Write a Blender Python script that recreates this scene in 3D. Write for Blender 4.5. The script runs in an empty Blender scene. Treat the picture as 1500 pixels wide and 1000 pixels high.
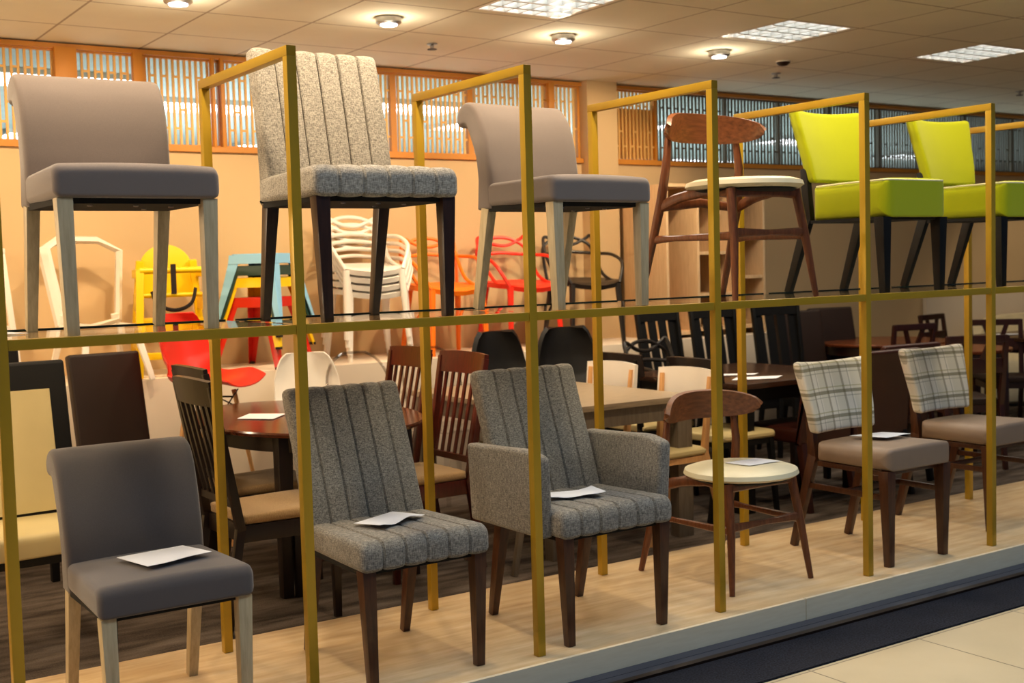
import bpy, bmesh, math, random
from math import sin, cos, pi, radians, sqrt
from mathutils import Vector, Matrix
random.seed(4)
sc = bpy.context.scene
COL = sc.collection
V = Vector

# ---------------------------------------------------------------- materials
def lin(r, g, b):
    f = lambda c: (c/255/12.92) if c/255 <= .04045 else ((c/255+.055)/1.055)**2.4
    return (f(r), f(g), f(b), 1)
def base(name):
    m = bpy.data.materials.new(name); m.use_nodes = True
    nt = m.node_tree; b = nt.nodes['Principled BSDF']
    return m, nt, b
def mixc(nt, fac, a, b):
    n = nt.nodes.new('ShaderNodeMix'); n.data_type = 'RGBA'
    if isinstance(fac, (int, float)): n.inputs[0].default_value = fac
    else: nt.links.new(fac, n.inputs[0])
    for s, v in ((n.inputs[6], a), (n.inputs[7], b)):
        if isinstance(v, tuple): s.default_value = v
        else: nt.links.new(v, s)
    return n.outputs[2]
def coord(nt, scale=(1, 1, 1)):
    t = nt.nodes.new('ShaderNodeTexCoord'); mp = nt.nodes.new('ShaderNodeMapping')
    mp.inputs['Scale'].default_value = scale
    nt.links.new(t.outputs['Object'], mp.inputs[0]); return mp.outputs[0]
def noise(nt, vec, scale, detail=3, rough=.5):
    n = nt.nodes.new('ShaderNodeTexNoise'); n.inputs['Scale'].default_value = scale
    n.inputs['Detail'].default_value = detail; n.inputs['Roughness'].default_value = rough
    nt.links.new(vec, n.inputs['Vector']); return n.outputs['Fac']
def ramp(nt, fac, stops):
    n = nt.nodes.new('ShaderNodeValToRGB'); nt.links.new(fac, n.inputs[0]); e = n.color_ramp.elements
    while len(e) < len(stops): e.new(.5)
    for k, (p, c) in enumerate(stops): e[k].position = p; e[k].color = c
    return n.outputs['Color']
def bump(nt, b, h, strength=.2, dist=.002):
    n = nt.nodes.new('ShaderNodeBump'); n.inputs['Strength'].default_value = strength
    n.inputs['Distance'].default_value = dist
    nt.links.new(h, n.inputs['Height']); nt.links.new(n.outputs[0], b.inputs['Normal'])
def plain(name, col, rough=.5, metal=0, spec=.5, coat=0, vary=.06, vs=6):
    m, nt, b = base(name)
    n = noise(nt, coord(nt), vs, 2)
    d = tuple(max(0, c*(1-vary)) for c in col[:3])+(1,); u = tuple(min(1, c*(1+vary)) for c in col[:3])+(1,)
    nt.links.new(ramp(nt, n, [(.3, d), (.7, u)]), b.inputs['Base Color'])
    b.inputs['Roughness'].default_value = rough; b.inputs['Metallic'].default_value = metal
    b.inputs['Specular IOR Level'].default_value = spec; b.inputs['Coat Weight'].default_value = coat
    return m
def wood(name, c1, c2, rough=.4, axis='Z', scale=14):
    m, nt, b = base(name)
    sc_ = {'Z': (6, 6, .6), 'X': (.6, 6, 6), 'Y': (6, .6, 6)}[axis]
    v = coord(nt, sc_); n = noise(nt, v, scale, 5, .6)
    nt.links.new(ramp(nt, n, [(.3, c1), (.68, c2)]), b.inputs['Base Color'])
    b.inputs['Roughness'].default_value = rough; bump(nt, b, n, .08, .001)
    return m
def fabric(name, c1, c2, scale=700, rough=.95, stretch=(1, 1, 1), sheen=.25, big=.15):
    m, nt, b = base(name)
    v = coord(nt, stretch); n = noise(nt, v, scale, 2, .6)
    col = ramp(nt, n, [(.32, c1), (.68, c2)])
    nb = noise(nt, coord(nt), 5, 2)
    dk = tuple(c*.8 for c in c1[:3])+(1,)
    f = nt.nodes.new('ShaderNodeMath'); f.operation = 'MULTIPLY'; f.inputs[1].default_value = big*2
    nt.links.new(nb, f.inputs[0])
    nt.links.new(mixc(nt, f.outputs[0], col, dk), b.inputs['Base Color'])
    b.inputs['Roughness'].default_value = rough; b.inputs['Specular IOR Level'].default_value = .2
    b.inputs['Sheen Weight'].default_value = sheen
    bump(nt, b, n, .35, .0015)
    return m
def tweed(name, c1, c2, c3):
    m, nt, b = base(name)
    v1 = coord(nt, (1, 1, .12)); v2 = coord(nt, (.25, .25, 1))
    n1 = noise(nt, v1, 430, 2, .6); n2 = noise(nt, v2, 340, 2, .6)
    a = ramp(nt, n1, [(.36, c1), (.62, c3)]); bb = ramp(nt, n2, [(.36, c1), (.5, c2), (.66, c3)])
    nt.links.new(mixc(nt, .5, a, bb), b.inputs['Base Color'])
    b.inputs['Roughness'].default_value = .95; b.inputs['Specular IOR Level'].default_value = .15
    b.inputs['Sheen Weight'].default_value = .2
    bump(nt, b, n2, .4, .002)
    return m
def emis(name, col, s):
    m, nt, b = base(name)
    b.inputs['Emission Color'].default_value = col; b.inputs['Emission Strength'].default_value = s
    b.inputs['Base Color'].default_value = (.8, .8, .8, 1)
    return m
def glassm(name, col, rough=.0, trans=1, ior=1.45):
    m, nt, b = base(name)
    b.inputs['Base Color'].default_value = col; b.inputs['Transmission Weight'].default_value = trans
    b.inputs['Roughness'].default_value = rough; b.inputs['IOR'].default_value = ior
    return m
def thin_glass(name, tint, ior=1.5, rough=0.0):
    m, nt, b = base(name)
    nt.nodes.remove(b); out = [n for n in nt.nodes if n.type == 'OUTPUT_MATERIAL'][0]
    fr = nt.nodes.new('ShaderNodeFresnel'); fr.inputs[0].default_value = ior
    tr = nt.nodes.new('ShaderNodeBsdfTransparent'); tr.inputs[0].default_value = tint
    gl = nt.nodes.new('ShaderNodeBsdfGlossy'); gl.inputs['Roughness'].default_value = rough
    mx = nt.nodes.new('ShaderNodeMixShader')
    ge = nt.nodes.new('ShaderNodeNewGeometry'); inv = nt.nodes.new('ShaderNodeMath'); inv.operation = 'SUBTRACT'; inv.inputs[0].default_value = 1
    nt.links.new(ge.outputs['Backfacing'], inv.inputs[1]); mu = nt.nodes.new('ShaderNodeMath'); mu.operation = 'MULTIPLY'
    nt.links.new(fr.outputs[0], mu.inputs[0]); nt.links.new(inv.outputs[0], mu.inputs[1])
    nt.links.new(mu.outputs[0], mx.inputs[0]); nt.links.new(tr.outputs[0], mx.inputs[1]); nt.links.new(gl.outputs[0], mx.inputs[2])
    nt.links.new(mx.outputs[0], out.inputs[0]); return m
def plaid(name):
    m, nt, b = base(name)
    t = nt.nodes.new('ShaderNodeTexCoord'); sp = nt.nodes.new('ShaderNodeSeparateXYZ')
    nt.links.new(t.outputs['Object'], sp.inputs[0])
    def M(op, a, b_=None, c=None):
        n = nt.nodes.new('ShaderNodeMath'); n.operation = op
        for k, x in enumerate((a, b_, c)):
            if x is None: continue
            if isinstance(x, (int, float)): n.inputs[k].default_value = x
            else: nt.links.new(x, n.inputs[k])
        return n.outputs[0]
    def band(ax, period, centre, half):       # 1 inside the stripe
        p = M('FRACT', M('ADD', M('DIVIDE', ax, period), 20.0))
        return M('LESS_THAN', M('ABSOLUTE', M('SUBTRACT', p, centre)), half)
    X, Z = sp.outputs[0], sp.outputs[2]
    c = lin(234, 228, 218)
    out = mixc(nt, M('MULTIPLY', band(X, .115, .25, .24), .35), c, lin(200, 196, 178))
    out = mixc(nt, M('MULTIPLY', band(X, .115, .52, .06), .6), out, lin(122, 112, 88))
    out = mixc(nt, M('MULTIPLY', band(X, .115, .9, .025), .45), out, lin(112, 112, 96))
    out = mixc(nt, M('MULTIPLY', band(Z, .115, .5, .07), .7), out, lin(112, 106, 76))
    out = mixc(nt, M('MULTIPLY', band(Z, .115, .7, .025), .5), out, lin(150, 145, 80))
    out = mixc(nt, M('MULTIPLY', band(Z, .115, .3, .02), .4), out, lin(112, 112, 96))
    nt.links.new(out, b.inputs['Base Color']); b.inputs['Roughness'].default_value = .9
    b.inputs['Specular IOR Level'].default_value = .2
    return m
def carpet():
    m, nt, b = base('carpet')
    v = coord(nt, (1, 5, 1)); n = noise(nt, v, 2.2, 4, .6); n2 = noise(nt, coord(nt), 160, 2)
    a = ramp(nt, n, [(.36, lin(46, 40, 36)), (.5, lin(82, 73, 66)), (.66, lin(110, 100, 92))])
    nt.links.new(mixc(nt, .25, a, ramp(nt, n2, [(.3, lin(40, 30, 26)), (.7, lin(120, 105, 92))])), b.inputs['Base Color'])
    b.inputs['Roughness'].default_value = .95; b.inputs['Specular IOR Level'].default_value = .1
    bump(nt, b, n2, .5, .004); return m
def tiles(name, c1, c2, groove, sx, sy, ox, oy, gap, rough):
    m, nt, b = base(name)
    t = nt.nodes.new('ShaderNodeTexCoord'); sp = nt.nodes.new('ShaderNodeSeparateXYZ')
    nt.links.new(t.outputs['Object'], sp.inputs[0])
    def edge(s, per, off):
        a = nt.nodes.new('ShaderNodeMath'); a.operation = 'ADD'; a.inputs[1].default_value = -off+per*200
        nt.links.new(s, a.inputs[0])
        d = nt.nodes.new('ShaderNodeMath'); d.operation = 'MODULO'; d.inputs[1].default_value = per
        nt.links.new(a.outputs[0], d.inputs[0])
        l = nt.nodes.new('ShaderNodeMath'); l.operation = 'LESS_THAN'; l.inputs[1].default_value = gap
        nt.links.new(d.outputs[0], l.inputs[0]); return l.outputs[0]
    mx = nt.nodes.new('ShaderNodeMath'); mx.operation = 'MAXIMUM'
    nt.links.new(edge(sp.outputs[0], sx, ox), mx.inputs[0]); nt.links.new(edge(sp.outputs[1], sy, oy), mx.inputs[1])
    n = noise(nt, coord(nt), 3, 4)
    col = ramp(nt, n, [(.3, c1), (.7, c2)])
    nt.links.new(mixc(nt, mx.outputs[0], col, groove), b.inputs['Base Color'])
    b.inputs['Roughness'].default_value = rough
    return m
def platform_wood():
    m, nt, b = base('platform_laminate')
    v = coord(nt, (1.2, 9, 9)); n = noise(nt, v, 2.2, 5, .6)
    nt.links.new(ramp(nt, n, [(.3, lin(206, 172, 128)), (.52, lin(224, 192, 148)), (.72, lin(236, 208, 168))]), b.inputs['Base Color'])
    b.inputs['Roughness'].default_value = .27; return m

M = {}
M['gold'] = plain('gold_paint', lin(184, 148, 36), .38, .3, .5, vary=.03)
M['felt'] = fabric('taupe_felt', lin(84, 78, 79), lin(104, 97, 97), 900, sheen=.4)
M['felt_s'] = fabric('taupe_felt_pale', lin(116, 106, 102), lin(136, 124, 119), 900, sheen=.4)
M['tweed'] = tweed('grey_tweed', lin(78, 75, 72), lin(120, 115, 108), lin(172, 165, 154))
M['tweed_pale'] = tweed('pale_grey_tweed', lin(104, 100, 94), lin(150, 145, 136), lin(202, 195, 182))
M['lime'] = fabric('lime_fabric', lin(166, 176, 10), lin(180, 190, 18), 800, sheen=.15, big=.05)
M['cream_pipe'] = plain('cream_piping', lin(228, 226, 180), .6)
M['taupe_leather'] = plain('taupe_leather', lin(140, 118, 100), .5)
M['plaid'] = plaid('plaid_fabric')
M['espresso'] = wood('espresso_table_top', lin(44, 26, 17), lin(62, 38, 25), .22, 'X', 8)
M['oxblood'] = plain('oxblood_leather', lin(56, 20, 12), .45, 0, .4)
M['darkcherry'] = wood('dark_cherry', lin(44, 18, 12), lin(62, 28, 18), .35)
M['white_leather'] = plain('white_leather', lin(228, 218, 186), .42, spec=.4)
M['ash'] = wood('pale_ash', lin(176, 158, 124), lin(202, 186, 152), .5)
M['darkleg'] = wood('espresso_wood', lin(36, 20, 14), lin(58, 34, 24), .35)
M['brownleg'] = wood('walnut_leg', lin(56, 28, 14), lin(82, 45, 23), .35)
M['walnut'] = wood('walnut', lin(84, 44, 22), lin(124, 70, 38), .38)
M['walnutx'] = wood('walnut_crest', lin(98, 54, 28), lin(140, 84, 48), .38, 'X')
M['blackleg'] = plain('black_lacquer', lin(11, 10, 9), .5, 0, .3)
M['under'] = plain('black_lining', lin(16, 15, 15), .9)
M['screw'] = plain('steel', lin(170, 170, 170), .3, 1)
M['paper'] = plain('paper', lin(236, 237, 244), .7, vary=.02)
M['white_pl'] = plain('white_plastic', lin(236, 230, 220), .35, vary=.02)
M['orange_pl'] = plain('orange_plastic', lin(250, 122, 18), .4, vary=.03)
M['red_pl'] = plain('red_plastic', lin(238, 48, 26), .38, vary=.03)
M['dkred'] = plain('red_metal', lin(206, 34, 22), .35, vary=.03)
M['black_pl'] = plain('black_plastic', lin(34, 28, 24), .4)
M['yellow_pl'] = plain('yellow_plastic', lin(246, 206, 10), .4, vary=.03)
M['blue_m'] = plain('pale_blue_metal', lin(140, 200, 240), .35, vary=.03)
M['green_m'] = plain('dark_green_metal', lin(30, 60, 52), .4, vary=.03)
M['black_leather'] = plain('black_leather', lin(18, 16, 15), .45, 0, .35)
M['brown_leather'] = plain('brown_leather', lin(42, 27, 20), .5, 0, .35)
M['cream_leather'] = plain('cream_leather', lin(214, 196, 142), .5, vary=.04)
M['cherry'] = wood('cherry_wood', lin(50, 15, 9), lin(80, 27, 15), .28)
M['darktop'] = wood('dark_table_top', lin(70, 32, 18), lin(98, 50, 30), .16, 'X', 8)
M['dkslat'] = wood('wenge', lin(18, 9, 6), lin(32, 17, 11), .35)
M['tan_fabric'] = fabric('tan_fabric', lin(150, 120, 82), lin(196, 164, 118), 120, stretch=(1, 6, 1))
M['grey_wood'] = wood('grey_oak', lin(138, 122, 100), lin(168, 150, 124), .4, 'X')
M['grey_oak_d'] = wood('grey_oak_leg', lin(96, 86, 72), lin(116, 104, 88), .5)
M['oak'] = wood('oak', lin(206, 172, 130), lin(224, 192, 150), .5, 'Z', 10)
M['beech'] = wood('beech', lin(206, 150, 92), lin(224, 172, 112), .45)
M['grey_fabric'] = fabric('stone_fabric', lin(150, 142, 128), lin(172, 164, 150), 400)
M['redbrown'] = wood('red_brown_wood', lin(92, 44, 20), lin(130, 68, 36), .25, 'X', 8)
M['clear_rim'] = thin_glass('clear_rim', (.70, .68, .66, 1), 1.7, .08)
M['clear'] = thin_glass('clear_polycarbonate', (.93, .92, .92, 1), 1.55, .04)
M['shelf_glass'] = thin_glass('shelf_glass', (.95, .975, .96, 1), 1.5, 0)
M['glass_edge'] = plain('glass_edge_dark_green', lin(30, 42, 34), .2)
M['wire'] = plain('black_wire', lin(26, 22, 20), .4, .6)
M['wall'] = plain('wall_paint', lin(204, 176, 134), .85, vary=.02, vs=2)
M['plinth'] = plain('plinth_paint', lin(222, 208, 188), .6, vary=.03, vs=2)
M['orange_wood'] = plain('orange_wood_frame', lin(196, 128, 36), .5)
M['slat'] = plain('screen_slat', lin(226, 180, 106), .6)
M['slat_grey'] = plain('screen_slat_grey', lin(92, 84, 70), .6)
M['carpet'] = carpet()
M['ceil'] = tiles('ceiling_tiles', lin(218, 212, 190), lin(224, 218, 196), lin(164, 150, 128), .632, .665, 1.80, 3.70-.665*10, .014, .9)
M['mall'] = tiles('mall_tiles', lin(186, 172, 142), lin(196, 182, 152), lin(120, 110, 92), .61, .6, .25, -.515-.6*10+.0, .006, .3)
M['platform'] = platform_wood()
M['fascia'] = wood('fascia_laminate', lin(236, 218, 186), lin(244, 228, 198), .4, 'X')
M['mat'] = fabric('entrance_mat', lin(8, 10, 18), lin(44, 48, 62), 140, big=.3, sheen=0)
M['track'] = plain('door_track', lin(70, 74, 92), .35, .5)
M['trackd'] = plain('door_track_brown', lin(44, 30, 22), .4, .4)
M['lamp_white'] = emis('lamp_tube', (1, .98, .92, 1), 6)
M['lamp_spot'] = emis('spot_lens', (1, .86, .92, 1), 16)
M['lamp_hall'] = emis('hall_lamp', (.92, .96, 1, 1), 9)
M['alum'] = plain('aluminium_louvre', lin(206, 208, 206), .35, .3)
M['hall'] = plain('hall_paint', lin(176, 190, 186), .8)
M['black'] = plain('black_strap', lin(28, 18, 16), .8)

# ---------------------------------------------------------------- mesh helper
def rot3(rx=0, ry=0, rz=0):
    return (Matrix.Rotation(rz, 3, 'Z') @ Matrix.Rotation(ry, 3, 'Y') @ Matrix.Rotation(rx, 3, 'X'))
class MB:
    def __init__(s): s.bm = bmesh.new()
    def _faces(s, vs, fs):
        bv = [s.bm.verts.new(v) for v in vs]
        for f in fs:
            try: s.bm.faces.new([bv[i] for i in f])
            except ValueError: pass
        return bv
    def box(s, c, d, r=None, tap=None):
        cx, cy, cz = c; x, y, z = (q/2 for q in d)
        vs = []
        for sz in (-1, 1):
            k = 1 if (tap is None or sz > 0) else tap
            for sx, sy in ((-1, -1), (1, -1), (1, 1), (-1, 1)):
                p = V((sx*x*k, sy*y*k, sz*z))
                if r is not None: p = r @ p
                vs.append(p+V(c))
        s._faces(vs, [(3, 2, 1, 0), (4, 5, 6, 7), (0, 1, 5, 4), (1, 2, 6, 5), (2, 3, 7, 6), (3, 0, 4, 7)])
        return s
    def bar(s, p0, p1, w0, d0, w1=None, d1=None, side=(1, 0, 0)):
        w1 = w0 if w1 is None else w1; d1 = d0 if d1 is None else d1
        p0, p1 = V(p0), V(p1); a = (p1-p0).normalized(); u = V(side); u = (u-a*u.dot(a)).normalized(); v = a.cross(u)
        vs = []
        for p, w, d in ((p0, w0, d0), (p1, w1, d1)):
            for su, sv in ((-1, -1), (1, -1), (1, 1), (-1, 1)): vs.append(p+u*(su*w/2)+v*(sv*d/2))
        s._faces(vs, [(3, 2, 1, 0), (4, 5, 6, 7), (0, 1, 5, 4), (1, 2, 6, 5), (2, 3, 7, 6), (3, 0, 4, 7)])
        return s
    def tube(s, pts, r, n=8, closed=False, flat=1.0, up=(0, 0, 1)):
        pts = [V(p) for p in pts]; N = len(pts)
        rs = r if isinstance(r, (list, tuple)) else [r]*N
        rings = []; u = None
        for i, p in enumerate(pts):
            if closed: a = (pts[(i+1) % N]-pts[i-1]).normalized()
            else: a = (pts[min(i+1, N-1)]-pts[max(i-1, 0)]).normalized()
            if u is None:
                u = V(up)-a*V(up).dot(a)
                if u.length < .05: u = V((1, 0, 0))-a*a.x
            else: u = u-a*u.dot(a)
            u.normalize(); v = a.cross(u)
            rings.append([s.bm.verts.new(p+(u*cos(2*pi*k/n)+v*sin(2*pi*k/n)*flat)*rs[i]) for k in range(n)])
        m = N if closed else N-1
        for i in range(m):
            A, B = rings[i], rings[(i+1) % N]
            for k in range(n): s.bm.faces.new((A[k], A[(k+1) % n], B[(k+1) % n], B[k]))
        if not closed:
            s.bm.faces.new(rings[0][::-1]); s.bm.faces.new(rings[-1])
        return s
    def lathe(s, prof, c=(0, 0, 0), n=32, sx=1, sy=1):
        rings = []
        for r, z in prof:
            rings.append([s.bm.verts.new((c[0]+max(r, 1e-4)*cos(2*pi*k/n)*sx, c[1]+max(r, 1e-4)*sin(2*pi*k/n)*sy, c[2]+z)) for k in range(n)])
        for A, B in zip(rings, rings[1:]):
            for k in range(n): s.bm.faces.new((A[k], A[(k+1) % n], B[(k+1) % n], B[k]))
        s.bm.faces.new(rings[0][::-1]); s.bm.faces.new(rings[-1]); return s
    def poly(s, pts, t, nrm=(0, 0, 1)):        # extruded outline
        nv = V(nrm).normalized()*t; a = [s.bm.verts.new(V(p)) for p in pts]; b = [s.bm.verts.new(V(p)+nv) for p in pts]
        s.bm.faces.new(a[::-1]); s.bm.faces.new(b); n = len(pts)
        for k in range(n): s.bm.faces.new((a[k], a[(k+1) % n], b[(k+1) % n], b[k]))
        return s
    def sweep(s, prof, w, rend=.012, groove=None, nx=12, warp=None, box_in=False):
        """closed (y,z) outline swept along x, rounded at both ends, optional seams"""
        n = len(prof); P = [V((0, y, z)) for y, z in prof]
        area = sum(prof[i][0]*prof[(i+1) % n][1]-prof[(i+1) % n][0]*prof[i][1] for i in range(n))
        sg = 1 if area > 0 else -1
        N = []
        for i in range(n):
            t = (P[(i+1) % n]-P[i-1]).normalized(); N.append(V((0, t.z, -t.y))*sg)
        xs = set()
        for k in range(5): q = rend*(1-cos(pi/2*k/4)); xs.add(round(-w/2+q, 6)); xs.add(round(w/2-q, 6))
        seams = []
        if groove:
            cnt, depth, half = groove
            seams = [-w/2+w*(k+1)/cnt for k in range(cnt-1)]
            for k in range(cnt):
                for f in (.25, .5, .75): xs.add(round(-w/2+w*(k+f)/cnt, 6))
            for q in seams:
                for f in (-1, -.5, 0, .5, 1): xs.add(round(q+half*f, 6))
        else:
            for k in range(1, nx): xs.add(round(-w/2+rend+(w-2*rend)*k/nx, 6))
        rings = []
        yc = (max(p.y for p in P)+min(p.y for p in P))/2; zc = (max(p.z for p in P)+min(p.z for p in P))/2
        hy = (max(p.y for p in P)-min(p.y for p in P))/2; hz = (max(p.z for p in P)-min(p.z for p in P))/2
        for x in sorted(xs):
            e = min(x+w/2, w/2-x); ins = rend-sqrt(max(0, rend**2-(rend-e)**2)) if e < rend else 0
            g = 0
            if groove:
                d = min(abs(x-q) for q in seams) if seams else 9
                if d < groove[2]: g = groove[1]*(1-(d/groove[2]))**1.0
                cell = w/groove[0]; ph = ((x+w/2) % cell)/cell
                g -= groove[1]*.5*sin(pi*ph)
            ring = []
            for i in range(n):
                if box_in: p = V((x, yc+(P[i].y-yc)*(1-ins/hy), zc+(P[i].z-zc)*(1-ins/hz)))-N[i]*g
                else: p = P[i]-N[i]*(ins+g)+V((x, 0, 0))
                if warp: p = warp(p)
                ring.append(s.bm.verts.new(p))
            rings.append(ring)
        for A, B in zip(rings, rings[1:]):
            for k in range(n): s.bm.faces.new((A[k], A[(k+1) % n], B[(k+1) % n], B[k]))
        s.bm.faces.new(rings[0][::-1]); s.bm.faces.new(rings[-1]); return s
    def sheet(s, fn, nu, nv, t=.004):
        """curved shell: fn(u,v)->Vector, given thickness t along its normal"""
        g = [[V(fn(i/nu, j/nv)) for j in range(nv+1)] for i in range(nu+1)]
        def nr(i, j):
            a = g[min(i+1, nu)][j]-g[max(i-1, 0)][j]; b = g[i][min(j+1, nv)]-g[i][max(j-1, 0)]
            c = a.cross(b); return c.normalized() if c.length > 1e-9 else V((0, 0, 1))
        A = [[s.bm.verts.new(g[i][j]+nr(i, j)*t/2) for j in range(nv+1)] for i in range(nu+1)]
        B = [[s.bm.verts.new(g[i][j]-nr(i, j)*t/2) for j in range(nv+1)] for i in range(nu+1)]
        for i in range(nu):
            for j in range(nv):
                s.bm.faces.new((A[i][j], A[i+1][j], A[i+1][j+1], A[i][j+1]))
                s.bm.faces.new((B[i][j+1], B[i+1][j+1], B[i+1][j], B[i][j]))
        for i in range(nu):
            s.bm.faces.new((A[i+1][0], A[i][0], B[i][0], B[i+1][0])); s.bm.faces.new((A[i][nv], A[i+1][nv], B[i+1][nv], B[i][nv]))
        for j in range(nv):
            s.bm.faces.new((A[0][j], A[0][j+1], B[0][j+1], B[0][j])); s.bm.faces.new((A[nu][j+1], A[nu][j], B[nu][j], B[nu][j+1]))
        return s
    def build(s, name, mat, parent=None, bevel=0, seg=2, ang=38, **kw):
        bm = s.bm
        bmesh.ops.recalc_face_normals(bm, faces=bm.faces)
        if bevel:
            es = [e for e in bm.edges if len(e.link_faces) == 2 and e.calc_face_angle(0) > radians(30)]
            bmesh.ops.bevel(bm, geom=es, offset=bevel, segments=seg, profile=.6, affect='EDGES', clamp_overlap=True)
        for f in bm.faces: f.smooth = True
        for e in bm.edges:
            if len(e.link_faces) == 2 and e.calc_face_angle(0) > radians(ang): e.smooth = False
        me = bpy.data.meshes.new(name); bm.to_mesh(me); bm.free()
        me.materials.append(mat); o = bpy.data.objects.new(name, me); COL.objects.link(o)
        if parent is not None: o.parent = parent
        for k, v in kw.items(): o[k] = v
        return o
def rnd(pts, r, n=4):
    """round the corners of a (y,z) outline; r number or list"""
    out = []; N = len(pts)
    for i in range(N):
        p = V(pts[i]).to_2d() if False else V((pts[i][0], pts[i][1])); a = V(pts[i-1]); b = V(pts[(i+1) % N])
        rr = r[i] if isinstance(r, (list, tuple)) else r
        a = V((a[0], a[1])); b = V((b[0], b[1]))
        da, db = (a-p), (b-p); rr = min(rr, da.length*.48, db.length*.48)
        if rr < 1e-5: out.append(tuple(p)); continue
        A = p+da.normalized()*rr; B = p+db.normalized()*rr
        for k in range(n+1):
            t = k/n; q = A*(1-t)**2+p*2*t*(1-t)+B*t*t; out.append((q.x, q.y))
    return out
def catmull(pts, n=6, closed=False):
    pts = [V(p) for p in pts]; N = len(pts); out = []
    rng = range(N if closed else N-1)
    for i in rng:
        p0 = pts[(i-1) % N] if closed or i > 0 else pts[0]; p1 = pts[i]; p2 = pts[(i+1) % N]
        p3 = pts[(i+2) % N] if closed or i+2 < N else pts[-1]
        for k in range(n):
            t = k/n
            out.append(.5*((2*p1)+(-p0+p2)*t+(2*p0-5*p1+4*p2-p3)*t*t+(-p0+3*p1-3*p2+p3)*t**3))
    if not closed: out.append(pts[-1])
    return out
def thing(name, label, cat, group=None):
    o = bpy.data.objects.new(name, None); o.empty_display_size = .1; COL.objects.link(o)
    o['label'] = label; o['category'] = cat
    if group: o['group'] = group
    return o
def tag(o, label, cat, group=None):
    o['label'] = label; o['category'] = cat
    if group: o['group'] = group
    return o
def place(o, x, y, z, rz=0, s=None):
    o.location = (x, y, z); o.rotation_euler = (0, 0, radians(rz))
    if s: o.scale = s if isinstance(s, tuple) else (s, s, s)
    return o
def dup(root, label=None, group=None):
    r = root.copy(); COL.objects.link(r)
    if label: r['label'] = label
    if group: r['group'] = group
    for ch in list(root.children):
        c = ch.copy(); COL.objects.link(c); c.parent = r
        for g in list(ch.children):
            d = g.copy(); COL.objects.link(d); d.parent = c
    return r
def struct(mb, name, mat, **kw):
    o = mb.build(name, mat, **kw); o['kind'] = 'structure'; return o

Z1 = 1.237      # top of the glass shelf
ZC = -.05       # shop carpet
ZM = -.10       # mall floor
ZP = .80        # top of the display plinth
WY = 4.25       # back wall
CH = 2.84       # ceiling

# ---------------------------------------------------------------- camera
cam_d = bpy.data.cameras.new('camera'); cam = bpy.data.objects.new('camera', cam_d); COL.objects.link(cam)
f_, cy_, cz_, yaw, pit, rol = 1791.7533, -3.5619, 1.40268, .5881037, .061924, -.02739354
F = V((sin(yaw)*cos(pit), cos(yaw)*cos(pit), -sin(pit))); R = V((cos(yaw), -sin(yaw), 0)); U = R.cross(F)
R2 = R*cos(rol)+U*sin(rol); U2 = -R*sin(rol)+U*cos(rol)
cam.matrix_world = Matrix.Translation((0, cy_, cz_)) @ Matrix((R2, U2, -F)).transposed().to_4x4()
cam_d.sensor_width = 36; cam_d.lens = f_/1500*36; cam_d.clip_start = .05; cam_d.clip_end = 60
cam_d.dof.use_dof = True; cam_d.dof.focus_distance = 4.3; cam_d.dof.aperture_fstop = 4.0
sc.camera = cam

# ---------------------------------------------------------------- the room
struct(MB().box((6, 3.3, ZC-.03), (17, 4.9, .06)), 'floor', M['carpet'])
struct(MB().box((5, -4.25, ZM-.03), (22, 8.3-.42+.0, .06)), 'floor_mall', M['mall'])
cl = MB().box((6, (1.72-.6)/2, CH+.04), (17, 2.32, .08)).box((6, (2.32+4.3)/2, CH+.04), (17, 1.98, .08))
for a, b in ((-2.5, 3.715), (4.315, 5.6), (6.2, 7.5), (8.1, 14.5)): cl.box(((a+b)/2, 2.02, CH+.04), (b-a, .6, .08))
struct(cl, 'ceiling', M['ceil'])
struct(MB().box((6, WY+.06, (2.21+ZC)/2), (17, .12, 2.21-ZC)), 'wall_back', M['wall'])
struct(MB().box((-2.55, 2, 1.4), (.1, 4.6, 3.0)), 'wall_left', M['wall'])
struct(MB().box((14.45, 2, 1.4), (.1, 4.6, 3.0)), 'wall_right', M['wall'])
struct(MB().box((6.07, WY-.02, 1.53), (.30, .14, 2.62)), 'trim_1', M['wall'])          # wall pier
struct(MB().box((6, WY+.02, 2.215), (17, .1, .035)), 'trim_2', M['orange_wood'])
struct(MB().box((6, WY+.02, CH-.025), (17, .08, .03)), 'trim_3', M['orange_wood'])
# dark line / platform
pl = MB().box((5.5, .415, -.05), (17, .97, .098)); struct(pl, 'platform', M['platform'], bevel=.002)
fa = MB()
for x0 in [3.74-2.44*k for k in range(3, -4, -1)]: fa.box((x0+1.22, -.078, -.0505), (2.436, .016, .099))
struct(fa, 'trim_4', M['fascia'])
tr = MB().box((5.5, -.115, -.094), (17, .05, .012)).box((5.5, -.165, -.096), (17, .045, .016)); struct(tr, 'trim_5', M['track'])
tr = MB().box((5.5, -.205, -.094), (17, .03, .02)); struct(tr, 'trim_6', M['trackd'])
tag(MB().box((5.5, -.36, ZM+.004), (17, .27, .008)).build('entrance_mat', M['mat']), 'long dark blue-grey entrance mat strip lying in front of the platform', 'mat')
# display plinth along the back wall
tag(MB().box((2.6, 3.88, (ZP+ZC)/2), (9.8, .72, ZP-ZC)).build('display_plinth', M['plinth'], bevel=.004),
    'long pale cream display plinth against back wall carrying the coloured chairs', 'plinth')
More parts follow.
